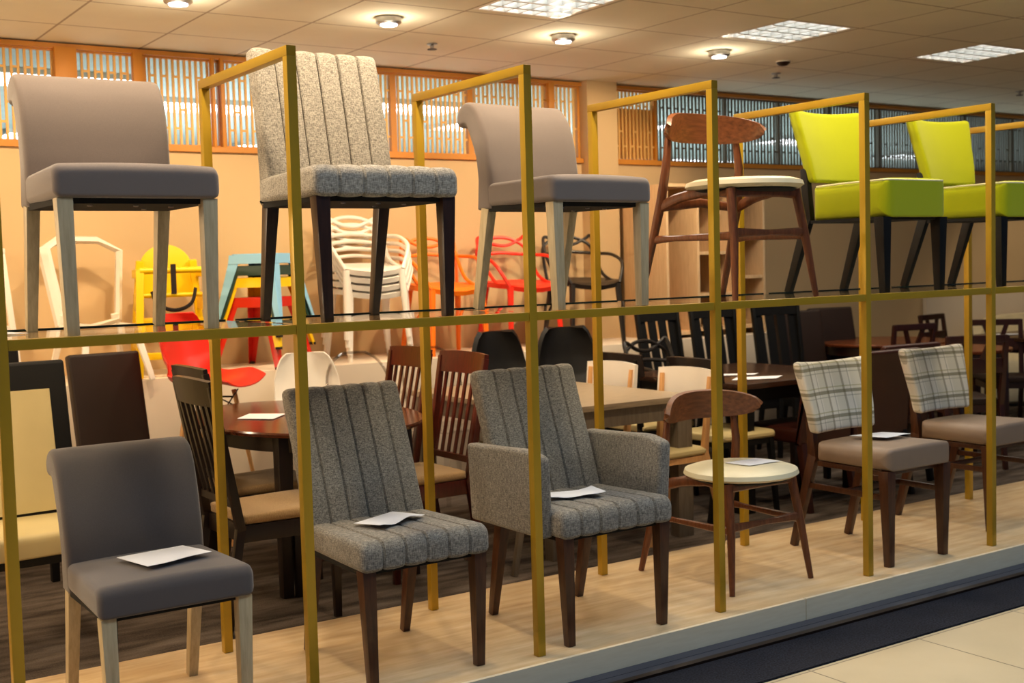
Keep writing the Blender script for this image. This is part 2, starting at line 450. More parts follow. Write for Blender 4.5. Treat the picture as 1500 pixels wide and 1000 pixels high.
# hall beyond the clerestory screens
struct(MB().box((7, 8.3, CH+.04), (22, 8.0, .08)), 'ceiling_hall', M['hall'])
struct(MB().box((7, 12.35, 1.8), (22, .1, 2.4)), 'wall_hall', M['hall'])
struct(MB().box((7, 8.3, .9), (22, 8.0, .08)), 'floor_hall', M['hall'])
lm = None
hall_spots = [(2.1, 5.6), (3.6, 6.6), (5.2, 6.0), (6.9, 7.0), (9.0, 6.2), (11.4, 7.0), (3.2, 9.2), (5.7, 9.6), (8.6, 9.8), (12.0, 9.6), (14.8, 8.0)]
for k, (x, y) in enumerate(hall_spots):
    if k == 0:
        lm = thing('hall_ceiling_light', '', 'ceiling light')
        MB().box((0, 0, -.01), (1.24, .62, .02)).build('diffuser', M['lamp_hall'], lm)
        fr = MB()
        for a in (-.62, .62): fr.box((a, 0, -.02), (.03, .65, .04))
        for a in (-.31, .31): fr.box((0, a, -.02), (1.24, .03, .04))
        for a in (-.3, 0, .3): fr.box((a, 0, -.03), (.012, .6, .02))
        fr.build('frame', M['alum'], lm)
        o = lm
    else: o = dup(lm)
    o['label'] = 'bright ceiling light panel seen blurred through the slatted screens high on the back wall'; o['group'] = 'lights of the hall behind the screens'
    place(o, x, y, CH)

# slatted screens in the band above the back wall
def screen(x0, x1, label, wide_l=0, dens=.0395, solid=False, grey=False):
    t = thing('slatted_screen', label, 'screen', 'screens above the back wall')
    z0, z1 = 2.232, CH-.04; sl = MB(); n = int((x1-x0-.04)/dens)
    for k in range(n):
        x = x0+.03+(k+.5)*(x1-x0-.06)/n
        sl.box((x-x0, 0, (z0+z1)/2), (.0145, .016, z1-z0))
        for q, zz in enumerate((2.35, 2.47, 2.68)):
            if (k+q) % 2 == 0 and (q != 1 or k % 4 < 2): sl.box((x-x0+dens/2, 0, zz), (dens, .012, .014))
    sl.build('slats', M['slat_grey'] if grey else M['slat'], t)
    fr = MB()
    ft = .012 if grey else .024
    for a in (ft/2, x1-x0-ft/2): fr.box((a, 0, (z0+z1)/2), (ft, .04, z1-z0))
    for a in (z0+.006, z1-.006): fr.box(((x1-x0)/2, 0, a), (x1-x0, .038, .012))
    fr.build('frame', M['slat_grey'] if grey else M['orange_wood'], t)
    if solid: MB().box(((x1-x0)/2, .03, (z0+z1)/2-.06), (x1-x0-.03, .012, z1-z0-.16)).build('backing_board', M['orange_wood'], t)
    place(t, x0, WY+.03, 0); return t
edges = [.75, 1.95, 2.45, 2.97, 3.6, 4.25, 4.9, 5.62, 5.92]
lbl = ['leftmost slatted screen of the band, beside a wide orange board', 'slatted screen between two orange boards above left grey chair',
       'slatted screen behind the top left corner of the golden rack', 'slatted screen partly hidden by tall tweed chair, left part',
       'slatted screen partly hidden by tall tweed chair, right part', 'slatted screen just right of the tall tweed chair',
       'slatted screen above the scroll back chair beside second golden frame', 'narrow slatted screen immediately left of the wall pier']
for k in range(8): screen(edges[k], edges[k+1], lbl[k])
wide = MB().box((0, 0, 2.52), (.13, .05, .58)); tag(wide.build('screen_post', M['orange_wood'], bevel=.002), 'wide flat orange board between screens at far left', 'screen post')
bpy.data.objects['screen_post'].location = (1.97, WY-.01, 0)
o = MB().box((0, 0, 2.52), (.06, .05, .58)).build('screen_post', M['orange_wood'], bevel=.002); o.location = (2.41, WY-.01, 0); tag(o, 'narrow orange board between screens above left grey chair', 'screen post')
o = MB().box((-.03, 0, 2.52), (.02, .05, .58)).box((.03, 0, 2.52), (.02, .05, .58)).build('screen_post', M['orange_wood'], bevel=.002); o.location = (2.93, WY-.01, 0); tag(o, 'double orange batten seen behind the first golden frame', 'screen post')
o = MB().box((0, 0, 2.52), (.055, .05, .58)).build('screen_post', M['orange_wood'], bevel=.002); o.location = (5.62, WY-.01, 0); tag(o, 'orange board between screens right of second golden frame', 'screen post')
edges = [6.24, 6.72, 7.5, 8.15, 8.8, 9.5, 10.1, 10.8, 11.6, 12.5, 13.5]
lbl = ['slatted screen right of the wall pier with orange board behind', 'slatted screen behind the curved wooden chair crest',
       'slatted screen between wooden chair crest and third golden frame', 'slatted screen left of the first lime chair back', 'slatted screen partly behind first lime chair back',
       'slatted screen just right of first lime chair back', 'slatted screen between the two lime chair backs', 'slatted screen partly behind second lime chair back',
       'slatted screen right of second lime chair back', 'rightmost slatted screen at the edge of the view']
for k in range(10): screen(edges[k], edges[k+1], lbl[k], solid=(k == 0), grey=(k > 0))
# wall panel at far right
tag(MB().box((12.3, WY-.03, .46), (4.4, .04, 1.02)).build('wall_panel', M['plinth']), 'pale beige panel standing against the far right back wall', 'panel')

# ---------------------------------------------------------------- ceiling fittings
def troffer():
    t = thing('ceiling_light', '', 'ceiling light', 'louvred ceiling lights')
    w = .6
    fr = MB()
    for a in (-1, 1): fr.box((a*(w/2-.012), 0, -.008), (.024, w, .02)); fr.box((0, a*(w/2-.012), -.008), (w, .024, .02))
    fr.build('frame', M['white_pl'], t, bevel=.002)
    for k in range(4): MB().tube([(-.27, -.225+k*.15, .012), (.27, -.225+k*.15, .012)], .013, 8).build('tube', M['lamp_white'], t)
    rf = MB().box((0, 0, .05), (.59, .59, .01))
    for a in (-.29, .29): rf.box((a, 0, .02), (.006, .58, .06)); rf.box((0, a, .02), (.58, .006, .06))
    rf.build('reflector', M['alum'], t)
    lv = MB()
    for k in range(1, 4): lv.box((0, -.3+.15*k, -.006), (.56, .022, .034))
    for k in range(1, 6): lv.box((-.3+.1*k, 0, -.004), (.010, .56, .03))
    lv.build('louvre', M['alum'], t)
    return t
# pockets for the troffers are open: lower the fittings slightly below the tiles
tl = ['louvred ceiling light cut by the top edge of the picture', 'louvred ceiling light above the third golden frame', 'louvred ceiling light at the upper right corner']
t0 = troffer()
for k, x in enumerate((4.015, 5.9, 7.8)):
    o = t0 if k == 0 else dup(t0)
    o['label'] = tl[k]; place(o, x, 2.02, CH+.018)
    L = bpy.data.lights.new('troffer_light', 'AREA'); L.shape = 'SQUARE'; L.size = .55; L.energy = 16; L.color = (1, .9, .74)
    lo = bpy.data.objects.new('troffer_light', L); COL.objects.link(lo); lo.location = (x, 2.02, CH-.03)
def spotlamp():
    t = thing('downlight', '', 'downlight', 'round ceiling downlights')
    MB().lathe([(.066, 0), (.075, -.004), (.075, -.03), (.06, -.042), (.052, -.042)], n=28).build('housing', M['screw'], t)
    MB().lathe([(.05, -.038), (.048, -.046), (.02, -.05)], n=24).build('lens', M['lamp_spot'], t)
    return t
sp0 = spotlamp(); xs = [2.17, 3.40, 4.64, 5.97]
dl = ['round downlight at top left edge of ceiling', 'largest round downlight, above the tall tweed chair', 'round downlight above the second golden frame', 'rightmost glowing round downlight']
def spot(x, y, z, tx, ty, tz, e, ang, col, blend=.6, rad=.05):
    L = bpy.data.lights.new('spot', 'SPOT'); L.energy = e; L.spot_size = radians(ang); L.spot_blend = blend; L.color = col; L.shadow_soft_size = rad
    o = bpy.data.objects.new('spot', L); COL.objects.link(o); o.location = (x, y, z)
    o.rotation_euler = (V((tx, ty, tz))-V((x, y, z))).to_track_quat('-Z', 'Y').to_euler(); return o
WARM = (1, .72, .42); WARM2 = (1, .78, .52)
for k, x in enumerate(xs):
    o = sp0 if k == 0 else dup(sp0)
    o['label'] = dl[k]; place(o, x, 2.72, CH)
for x in (.9, 2.17, 3.40, 4.64, 5.97):
    spot(x, 2.72, CH-.08, x-.12, 4.2, 1.55, 92, 92, WARM)
for x in (2.17, 3.40, 4.64, 5.97):
    L = bpy.data.lights.new('downlight_glow', 'POINT'); L.energy = 4.5; L.color = (1, .84, .62); L.shadow_soft_size = .05
    o = bpy.data.objects.new('downlight_glow', L); COL.objects.link(o); o.location = (x, 2.72, CH-.13)
# sprinklers and sensors
def sprinkler(x, y, label):
    t = thing('sprinkler', label, 'sprinkler')
    MB().lathe([(.035, 0), (.035, -.006), (.012, -.012), (.012, -.03)], n=16).build('pipe', M['screw'], t)
    MB().lathe([(.03, -.034), (.032, -.038), (.01, -.04)], n=16).build('deflector', M['trackd'], t)
    place(t, x, y, CH)
sprinkler(4.04, 3.33, 'small sprinkler on the ceiling left of second golden frame')
sprinkler(7.10, 3.28, 'small sprinkler on the ceiling just below the smoke detector')
sprinkler(10.0, 3.11, 'small sprinkler on the ceiling at far right')
t = thing('smoke_detector', 'small dark round detector on ceiling below the middle louvred light', 'smoke detector')
MB().lathe([(.05, 0), (.05, -.012), (.03, -.03), (.015, -.034)], n=20).build('housing', M['trackd'], t); MB().lathe([(.055, 0), (.055, -.006), (.05, -.006)], n=20).build('base', M['white_pl'], t); place(t, 6.73, 2.85, CH)

# ---------------------------------------------------------------- the golden rack
rack = thing('display_rack', 'tall golden square-tube display rack with glass shelf standing on the platform', 'display rack')
X0, S, D, H, P = .691, .8838, .762, 2.10, .032
for i in range(8):
    x = X0+S*i
    for y in (0, D): MB().box((x, y, (H-P)/2), (P, P, H-P)).build('post', M['gold'], rack, bevel=.0015)
    MB().box((x, D/2, H-P/2), (P, D+P, P)).build('top_beam', M['gold'], rack, bevel=.0015)
for i in range(-1, 8):
    x = X0+S*i
    MB().box((x+S/2, 0, 1.2215), (S-P-.002, .028, .030)).build('shelf_rail', M['gold'], rack, bevel=.0015)
    g = MB().box((x+S/2, .3025, 1.2325), (S-.036, .575, .009)).build('glass_shelf', M['shelf_glass'], rack)
    MB().box((x+S/2, .593, 1.2345), (S-.036, .004, .013)).build('glass_edge', M['glass_edge'], g)
rack.location = (0, 0, 0)

# ---------------------------------------------------------------- chair builders
def legs_square(t, mat, front, rear, ftop=.045, fbot=.032, bev=.003):
    for (a, b) in front: MB().bar(a, b, ftop, ftop, fbot, fbot).build('leg', mat, t, bevel=bev)
    for (a, b) in rear: MB().bar(a, b, ftop*.9, ftop, fbot*.9, fbot).build('leg', mat, t, bevel=bev)
def seatwarp(d, dome, taper=.08, y0=0, zt=.44):
    def w(p):
        k = 1-taper*max(0, min(1, (p.y-y0)/d)); q = p.copy(); q.x *= k
        if p.z > zt:
            u = max(-1, min(1, p.x/.26)); v = max(-1, min(1, (p.y-y0-d/2)/(d/2))); q.z += dome*(1-u*u)*(1-v*v*.8)
        return q
    return w
def lining(t, w, d, z):
    l = MB().box((0, d/2+.01, z), (w-.03, d-.05, .02)).build('underside_lining', M['under'], t)
    for x, y in ((-.12, .1), (.02, .12), (.1, .3), (.14, .16)): MB().lathe([(.008, -.004), (.008, 0)], (x, y, z-.01), 10).build('screw', M['screw'], l)
def scroll_chair(label, mat, H=.84, lean=0):
    t = thing('upholstered_chair', label, 'chair')
    pr = rnd([(.0, .392), (.0, .487), (.46, .482), (.46, .392)], [.012, .035, .02, .01], 5)
    MB().sweep(pr, .488, .022, warp=seatwarp(.46, .018), nx=14, box_in=True).build('seat', mat, t)
    k = H-.84
    bk = [(.40, .385), (.425, .52), (.462, .64), (.50, .735+k*.5), (.535, .795+k), (.575, .828+k), (.62, .838+k), (.655, .825+k), (.676, .792+k), (.67, .758+k),
          (.645, .742+k), (.62, .745+k), (.60, .735+k), (.572, .68+k*.6), (.53, .59), (.505, .50), (.495, .385)]
    cl = catmull([(0, a, b) for a, b in bk[1:-1]], 3); prof = [bk[0]]+[(p.y, p.z) for p in cl]+[bk[-1]]
    def wr(p):
        q = p.copy(); f = (p.z-.40)/.4; q.x *= .96-.01*(1-f)
        q.y += .012*(abs(p.x)/.24)**2*-1*f-lean*f; return q
    MB().sweep(prof, .48, .02, warp=wr, nx=12).build('backrest', mat, t)
    lining(t, .47, .45, .386)
    legs_square(t, M['ash'], [((s*.212, .032, .392), (s*.205, .028, 0)) for s in (-1, 1)], [((s*.205, .445, .39), (s*.205, .535, 0)) for s in (-1, 1)], .046, .036)
    return t
def ribbed_chair(label, legm, arms=False, w=.5, top=.98, lean=0, fab='tweed'):
    t = thing('upholstered_armchair' if arms else 'upholstered_chair', label, 'armchair' if arms else 'chair')
    pr = rnd([(.0, .405), (-.002, .50), (.49, .49), (.49, .405)], [.015, .045, .02, .01], 6)
    MB().sweep(pr, w, .02, groove=(6, .009, .007), warp=seatwarp(.49, .012, .06), box_in=True).build('seat', M[fab], t)
    fr = [(.405, .40), (.425, .50), (.465, .62), (.515, .76), (.56, .88), (.592, top)]; bkk = [(.66, top-.012), (.635, .88), (.585, .76), (.54, .62), (.51, .50), (.50, .40)]
    prof = rnd(fr+bkk, [.005, 0, 0, 0, 0, .03, .03, 0, 0, 0, 0, .005], 4)
    def wr(p):
        q = p.copy(); f = max(0, min(1, (p.z-.45)/.5)); q.x *= .95-.01*f; q.y -= lean*(p.z-.45)/.5; return q
    bw = w*.97
    MB().sweep(prof, bw, .016, groove=(6, .009, .006), warp=wr).build('backrest', M[fab], t)
    lining(t, w-.01, .48, .398)
    if arms:
        for s in (-1, 1):
            ap = rnd([(.075, .40), (.065, .70), (.16, .722), (.36, .712), (.56, .705), (.56, .40)], [.008, .02, .03, .02, .01, .008], 4)
            m = MB().sweep(ap, .06, .016, nx=3, warp=lambda p, s=s: V((p.x+s*(w/2+.016+.01*(p.z-.45)/.25), p.y, p.z)), box_in=True); m.build('armrest', M['tweed'], t)
    x = w/2-.035
    legs_square(t, legm, [((s*x, .035, .405), (s*(x-.008), .03, 0)) for s in (-1, 1)], [((s*(x-.015), .47, .405), (s*(x-.015), .56, 0)) for s in (-1, 1)], .05, .032)
    return t
def crest_chair(label):
    t = thing('wooden_chair', label, 'chair')
    MB().lathe([(.19, .458), (.222, .463), (.238, .474), (.232, .492), (.20, .503), (.12, .506), (.0, .505)], (.0, .20, 0), 40, 1.07, 1.03).build('seat', M['white_leather'], t)
    MB().lathe([(.10, .440), (.205, .447), (.222, .456), (.20, .460)], (0, .205, 0), 36).build('seat_base', M['under'], t)
    # crest: bent plate
    def cf(u, v):
        a = (u-.5)*2; x = .285*a; y = .49-.13*a*a+.0
        hh = .058*(1-abs(a)**3.2)**.5+.006; zc = .748-.015*a*a
        return (x, y-(v-.5)*.025, zc+(v-.5)*2*hh)
    MB().sheet(cf, 28, 8, .022).build('crest_rail', M['walnutx'], t)
    for s in (-1, 1):
        MB().tube([(s*.245, .60, 0), (s*.237, .535, .22), (s*.228, .475, .42), (s*.215, .45, .58), (s*.20, .452, .70), (s*.198, .458, .75)], [.013, .018, .022, .019, .014, .010], 12).build('leg', M['walnut'], t)
        MB().tube([(s*.236, .02, 0), (s*.208, .05, .25), (s*.188, .085, .455)], [.012, .018, .021], 12).build('leg', M['walnut'], t)
        # side apron
        rail = [(s*.228, .478, .40), (s*.215, .36, .435), (s*.19, .22, .45), (s*.188, .09, .435)]
        MB().tube(catmull(rail, 4), [.024]*4+[.022]*4+[.018]*5, 8, flat=.55, up=(0, 0, 1)).build('apron', M['walnut'], t)
        MB().tube([(s*.235, .53, .26), (s*.222, .40, .262), (s*.206, .06, .262)][::1], [.02, .012, .018], 8, flat=.6).build('stretcher', M['walnut'], t)
    MB().tube([(-.205, .055, .275), (0, .06, .275), (.205, .055, .275)], [.02, .012, .02], 8, flat=.6).build('stretcher', M['walnut'], t)
    MB().tube([(-.19, .08, .44), (0, .07, .445), (.19, .08, .44)], .02, 8, flat=.6).build('apron', M['walnut'], t)
    MB().tube([(-.225, .48, .40), (0, .475, .42), (.225, .48, .40)], .02, 8, flat=.6).build('apron', M['walnut'], t)
    return t
def tapered_back_chair(label, kind):
    """lime (thick block seat, black legs) or plaid (taupe seat, brown legs)"""
    t = thing('upholstered_chair', label, 'chair')
    lime = kind == 'lime'
    zb, zt = (.335, .505) if lime else (.435, .535)
    SW = .435 if lime else .46
    sm, bm_, lm_ = (M['lime'], M['lime'], M['blackleg']) if lime else (M['taupe_leather'], M['plaid'], M['brownleg'])
    pr = rnd([(.0, zb), (.0, zt), (.44, zt-.01), (.44, zb)], [.008, .018, .015, .008], 4)
    MB().sweep(pr, SW, .045, warp=seatwarp(.48, .016, .05, 0, zt-.03), nx=12, box_in=True).build('seat', sm, t)
    if lime:
        pts = [(-.185, .004, zt-.006), (.185, .004, zt-.006), (.21, .03, zt-.006), (.207, .25, zt-.008), (.20, .41, zt-.012)]
        pts = [V(p) for p in pts]; full = pts+[V((-p.x, p.y, p.z)) for p in pts[::-1][:3]]
        MB().tube(full, .0045, 6, closed=True).build('piping', M['cream_pipe'], t)
    z0, z1 = (.525, .87) if lime else (.572, .905)
    wb, wt = (.37, .47) if lime else (.41, .50)
    def prof():
        f = [(.455, z0), (.475, z0+.10), (.505, z0+.2), (.545, z1)]; b = [(.605, z1-.01), (.57, z0+.2), (.54, z0+.10), (.52, z0)]
        return rnd(f+b, [.02, 0, 0, .03, .03, 0, 0, .02], 4)
    def wr(p):
        f = (p.z-z0)/(z1-z0); q = p.copy(); k = (wb+(wt-wb)*f)/.46; q.x *= k; u = q.x/.24
        q.y -= .045*u*u; q.z += .014*u*u*max(0, f)-.008; return q
    MB().sweep(prof(), .46, .02, warp=wr, nx=14).build('backrest', bm_, t)
    for s in (-1, 1):
        MB().bar((s*.195, .035, zb), (s*.19, .03, 0), .055, .055, .034, .034).build('leg', lm_, t, bevel=.003)
        lp = MB()
        lp.bar((s*.185, .475, zb+.02), (s*.195, .60, 0), .032, .05, .028, .034); lp.bar((s*.185, .475, zb), (s*.178, .50, z0+.06), .032, .05, .03, .036)
        lp.build('leg', lm_, t, bevel=.002)
        if not lime:
            MB().bar((s*.19, .05, .31), (s*.188, .50, .31), .018, .026).build('stretcher', lm_, t, bevel=.002)
    if not lime:
        MB().bar((-.18, .28, .31), (.18, .28, .31), .018, .024, side=(0, 1, 0)).build('stretcher', lm_, t, bevel=.002)
        MB().box((0, .24, zb-.012), (.40, .40, .024)).build('seat_frame', lm_, t, bevel=.002)
    else: MB().box((0, .24, zb-.004), (.40, .42, .014)).build('underside_lining', M['under'], t)
    return t

# upper shelf
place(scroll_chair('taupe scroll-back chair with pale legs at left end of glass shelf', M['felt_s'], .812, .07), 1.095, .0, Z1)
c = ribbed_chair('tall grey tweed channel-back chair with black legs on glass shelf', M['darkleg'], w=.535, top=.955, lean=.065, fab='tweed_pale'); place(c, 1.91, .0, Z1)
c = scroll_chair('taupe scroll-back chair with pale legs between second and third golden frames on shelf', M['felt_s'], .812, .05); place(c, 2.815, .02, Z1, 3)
place(crest_chair('walnut curved-crest chair with round white seat on the glass shelf'), 3.735, .03, Z1)
g = tapered_back_chair('lime green chair with black legs on shelf, left of the two', 'lime'); g['group'] = 'lime green chairs'; place(g, 4.59, .01, Z1)
g2 = dup(g, 'lime green chair with black legs on shelf, right of the two'); place(g2, 5.455, .02, Z1)
# platform level
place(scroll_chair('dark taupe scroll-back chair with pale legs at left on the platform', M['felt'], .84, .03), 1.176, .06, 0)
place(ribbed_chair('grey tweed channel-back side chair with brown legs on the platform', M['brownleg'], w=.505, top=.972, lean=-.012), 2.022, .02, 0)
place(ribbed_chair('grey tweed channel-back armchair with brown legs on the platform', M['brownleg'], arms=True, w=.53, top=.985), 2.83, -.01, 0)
place(crest_chair('walnut curved-crest chair with round white seat on the platform'), 3.768, .11, 0)
g = tapered_back_chair('plaid-back chair with taupe seat on platform, left one with a paper on it', 'plaid'); g['group'] = 'plaid-back chairs'; place(g, 4.605, .01, 0)
g2 = dup(g, 'plaid-back chair with empty taupe seat at right end of platform'); place(g2, 5.55, .15, 0)

# papers
def paper(label, pts, z, curl=.006, fold=0):
    a, b, c, d = [V((p[0], p[1], 0)) for p in pts]; ctr = (a+b+c+d)/4
    def f(u, v):
        p = (a*(1-u)+b*u)*(1-v)+(d*(1-u)+c*u)*v-ctr
        return (p.x, p.y, curl*(cos(3.1*u*pi)*.5+.5)*v+fold*max(0, u-.5)**2)
    o = MB().sheet(f, 12, 6, .0012).build('paper_sheet', M['paper']); o.location = (ctr.x, ctr.y, z); return tag(o, label, 'paper')
paper('white paper sheet on the seat of the dark taupe scroll-back chair', [(1.075, .36), (1.30, .39), (1.345, .24), (1.115, .165)], .507, .002)
paper('creased white paper sheet on the tweed side chair seat', [(1.885, .30), (2.09, .395), (2.15, .262), (1.915, .16)], .513, .012)
paper('white paper sheet on the tweed armchair seat', [(2.72, .32), (2.90, .25), (2.87, .12), (2.67, .20)], .513, .006, .06)
paper('white paper sheet on the round white seat on platform', [(3.74, .38), (3.93, .38), (3.95, .25), (3.76, .25)], .509, .001)
paper('white paper sheet on the taupe seat of left plaid chair', [(4.53, .36), (4.73, .335), (4.785, .21), (4.59, .19)], .552, .002)
paper('white paper sheet on the glass shelf at far left', [(.62, .42), (.80, .46), (.83, .30), (.62, .24)], Z1+.003, .001)

# ---------------------------------------------------------------- background furniture
def slat_chair(label, mat, seatm, H=1.03, n=6, slatw=.02, group=None, plainback=False):
    t = thing('slat_back_chair', label, 'chair', group)
    pr = rnd([(.0, .44), (.0, .485), (.42, .48), (.42, .44)], [.008, .02, .01, .008], 4)
    MB().sweep(pr, .43, .02, warp=seatwarp(.42, .012, .08), box_in=True).build('seat_cushion', seatm, t)
    fr = MB()
    fr.box((0, .02, .405), (.40, .022, .07)).box((0, .42, .405), (.36, .022, .07))
    for s in (-1, 1): fr.bar((s*.2, .02, .405), (s*.185, .42, .405), .022, .07)
    fr.build('seat_frame', mat, t, bevel=.002)
    for s in (-1, 1):
        MB().bar((s*.20, .022, .44), (s*.198, .022, 0), .038, .038, .028, .028).build('leg', mat, t, bevel=.002)
        l = MB(); l.bar((s*.19, .43, .44), (s*.19, .50, 0), .032, .036, .026, .03); l.bar((s*.19, .43, .42), (s*.205, .535, H-.02), .032, .036, .028, .028); l.build('leg', mat, t, bevel=.002)
    y = lambda z: .43+.105*(z-.42)/(H-.44)
    def tf(u, v):
        a = (u-.5)*2; z = H-.10+.10*v; return (a*.215, y(z)+.02*(1-a*a), z+.008*(1-a*a)*v)
    MB().sheet(tf, 12, 3, .022).build('top_rail', mat, t)
    MB().bar((-.19, y(.53), .53), (.19, y(.53), .53), .03, .02, side=(0, 0, 1)).build('lower_rail', mat, t)
    for k in range(n):
        x = -.15+.30*k/(n-1); MB().bar((x, y(.53), .53), (x*1.05, y(H-.09)+.015, H-.09), slatw, .01).build('slat', mat, t)
    return t
GS = 'slat-back chairs at the dark table'
a = slat_chair('dark slat-back chair left of oval table, nearest the rack', M['dkslat'], M['tan_fabric'], group=GS); place(a, 1.71+.42, 1.30, ZC, 0)
# local -y is the front; facing +x means rotating by 90 degrees
def face(o, bx, cy, deg, z=ZC, s=None):
    """put a chair so its back stands at bx,cy-ish: origin is the front centre"""
    return place(o, bx, cy, z, deg, s)
face(a, 2.20, 1.28, 90)
b = dup(a, 'dark slat-back chair left of oval table, the farther one'); face(b, 2.40, 1.90, 90)
c = slat_chair('cherry slat-back chair with tan seat right of the oval table, nearer one', M['cherry'], M['tan_fabric'], group=GS); face(c, 2.60, 1.58, -90)
d = dup(c, 'cherry slat-back chair with tan seat right of the oval table, farther one'); face(d, 2.62, 2.15, -90)
def table_oval(label, x, y, rx, ry, zt, top, legm, legs=None):
    t = thing('dining_table', label, 'table')
    MB().lathe([(.92, -.03), (.985, -.022), (1, -.008), (.995, 0), (0, .0005)], (0, 0, zt), 56, rx, ry).build('tabletop', top, t)
    MB().lathe([(.84, -.10), (.84, -.03)], (0, 0, zt), 48, rx, ry).build('apron', legm, t)
    for sx in (-1, 1):
        for sy in (-1, 1): MB().bar((sx*rx*.58, sy*ry*.58, zt-.03), (sx*rx*.62, sy*ry*.62, 0), .07, .07, .05, .05).build('leg', legm, t, bevel=.003)
    place(t, x, y, ZC); return t
table_oval('glossy dark brown oval dining table behind the tweed side chair', 2.45, 1.98, .52, .78, .75, M['darktop'], M['dkslat'])
paper('white paper sheet on the dark oval table', [(2.14, 2.05), (2.26, 2.2), (2.40, 2.06), (2.26, 1.90)], ZC+.754, .001)

def parsons(label, mat, legm, H=1.05, w=.46, inset=None, group=None, thick=.06):
    t = thing('high_back_chair', label, 'chair', group)
    pr = rnd([(.0, .39), (.0, .475), (.45, .475), (.45, .39)], [.01, .03, .015, .01], 4)
    MB().sweep(pr, w, .02, warp=seatwarp(.45, .012, .05), box_in=True).build('seat', inset or mat, t)
    f = [(.41, .38), (.43, .55), (.48, .80), (.53, H)]; b = [(.53+thick, H-.01), (.48+thick, .80), (.43+thick, .55), (.41+thick, .38)]
    MB().sweep(rnd(f+b, [.005, 0, 0, .02, .02, 0, 0, .005], 4), w*.98, .014).build('backrest', mat, t)
    if inset:
        f = [(.418, .49), (.424, .55), (.474, .80), (.507, H-.12)]; b = [(.52, H-.12), (.487, .80), (.437, .55), (.43, .49)]
        MB().sweep(f+b, w*.72, .006).build('back_panel', inset, t)
        MB().box((0, .235, .385), (w, .46, .05)).build('seat_frame', mat, t, bevel=.003)
        MB().bar((-w*.49, .512, H-.112), (w*.49, .512, H-.112), .006, .006).build('trim_strip', M['screw'], t)
    x = w/2-.03
    legs_square(t, legm, [((s*x, .03, .39), (s*x, .03, 0)) for s in (-1, 1)], [((s*x, .44, .39), (s*x, .50, 0)) for s in (-1, 1)], .045, .036)
    return t
cr = parsons('black-framed chair with cream leather seat and back panel at far left', M['blackleg'], M['blackleg'], 1.11, .56, M['cream_leather'], thick=.05); place(cr, 1.06, 1.28, ZC, 4)
c2 = dup(cr, 'black-framed chair almost hidden behind the cream-panelled chair'); place(c2, 1.12, 2.45, ZC, 4)
pb = parsons('dark brown leather high-back chair behind the dark taupe scroll chair', M['brown_leather'], M['blackleg'], 1.05, .40); place(pb, 1.88, 2.55, ZC, 8)

# moulded shells -------------------------------------------------------------
def shell_mesh(w=.46, H=.40, d=.42, t=.008, wtop=.40):
    def f(u, v):
        a = (u-.5)*2
        # spine from the front lip to the top of the back
        S_ = [V((0, -.22, -.02)), V((0, -.12, .0)), V((0, .04, -.03)), V((0, .15, .0)), V((0, .205, .12)), V((0, .235, .26)), V((0, .255, H))]
        q = v*(len(S_)-1); i = min(int(q), len(S_)-2); r = q-i; r = r*r*(3-2*r)*.5+r*.5
        p = S_[i].lerp(S_[i+1], r)
        ww = w/2*(1 if v < .55 else 1-(1-wtop/w)*(v-.55)/.45)
        if v > .74: ww *= (1-((v-.74)/.26)**3*.38)
        if v < .10: ww *= .88+1.2*v
        side = abs(a)**2.6
        up = .075*side*(1-abs(v-.35)*1.2 if v < .8 else .4)
        fw = -.10*side*max(0, min(1, (v-.4)/.2))
        return V((a*ww, p.y+fw*.8, p.z+max(0, up)*max(0, min(1, (.82-v)/.25))))
    return MB().sheet(f, 18, 26, t)
def shell_chair(label, mat, hs, kind, group=None, w=.47, H=.40, wtop=.40, t_=.008, legm=None):
    t = thing('shell_chair' if kind != 'bar' else 'bar_stool', label, 'chair' if kind != 'bar' else 'bar stool', group)
    o = shell_mesh(w, H, t=t_, wtop=wtop).build('seat_shell', mat, t); o.location = (0, 0, hs)
    lm_ = legm or M['beech']
    for sx in (-1, 1):
        for sy in (-1, 1):
            MB().tube([(sx*.09, sy*.09, hs-.05), (sx*(.20 if kind == 'bar' else .22), sy*(.20 if kind == 'bar' else .22), 0)], [.014, .010], 10).build('leg', lm_, t)
    w_ = MB()
    for sx in (-1, 1): w_.tube([(sx*.10, -.10, hs-.09), (sx*.10, .10, hs-.09)], .005, 6); w_.tube([(-.12, sx*.12, hs-.16), (.12, sx*.10, hs-.05)], .004, 6); w_.tube([(sx*.12, -.12, hs-.16), (sx*.10, .12, hs-.05)], .004, 6)
    w_.build('wire_brace', M['wire'], t)
    if kind == 'bar': MB().tube([(.185*cos(k*pi/14), .185*sin(k*pi/14), .30) for k in range(28)], .007, 8, closed=True).build('footrest_ring', M['wire'], t)
    return t
place(shell_chair('red plastic shell bar stool with wooden dowel legs', M['red_pl'], .86, 'bar', H=.38, w=.52, wtop=.50), 2.33, 2.92, ZC, 42)
place(shell_chair('white plastic shell chair seen above the tweed side chair', M['white_pl'], .56, 'chair', H=.40, w=.42, wtop=.38), 3.02, 3.10, ZC, -10)
gb = 'black padded shell chairs'
bs = shell_chair('black padded shell chair behind armchair, left of the two', M['black_leather'], .56, 'chair', gb, H=.46, wtop=.44, t_=.03, legm=M['blackleg']); place(bs, 4.42, 3.05, ZC, 5)
place(dup(bs, 'black padded shell chair behind armchair, right of the two'), 4.93, 3.05, ZC, -12)
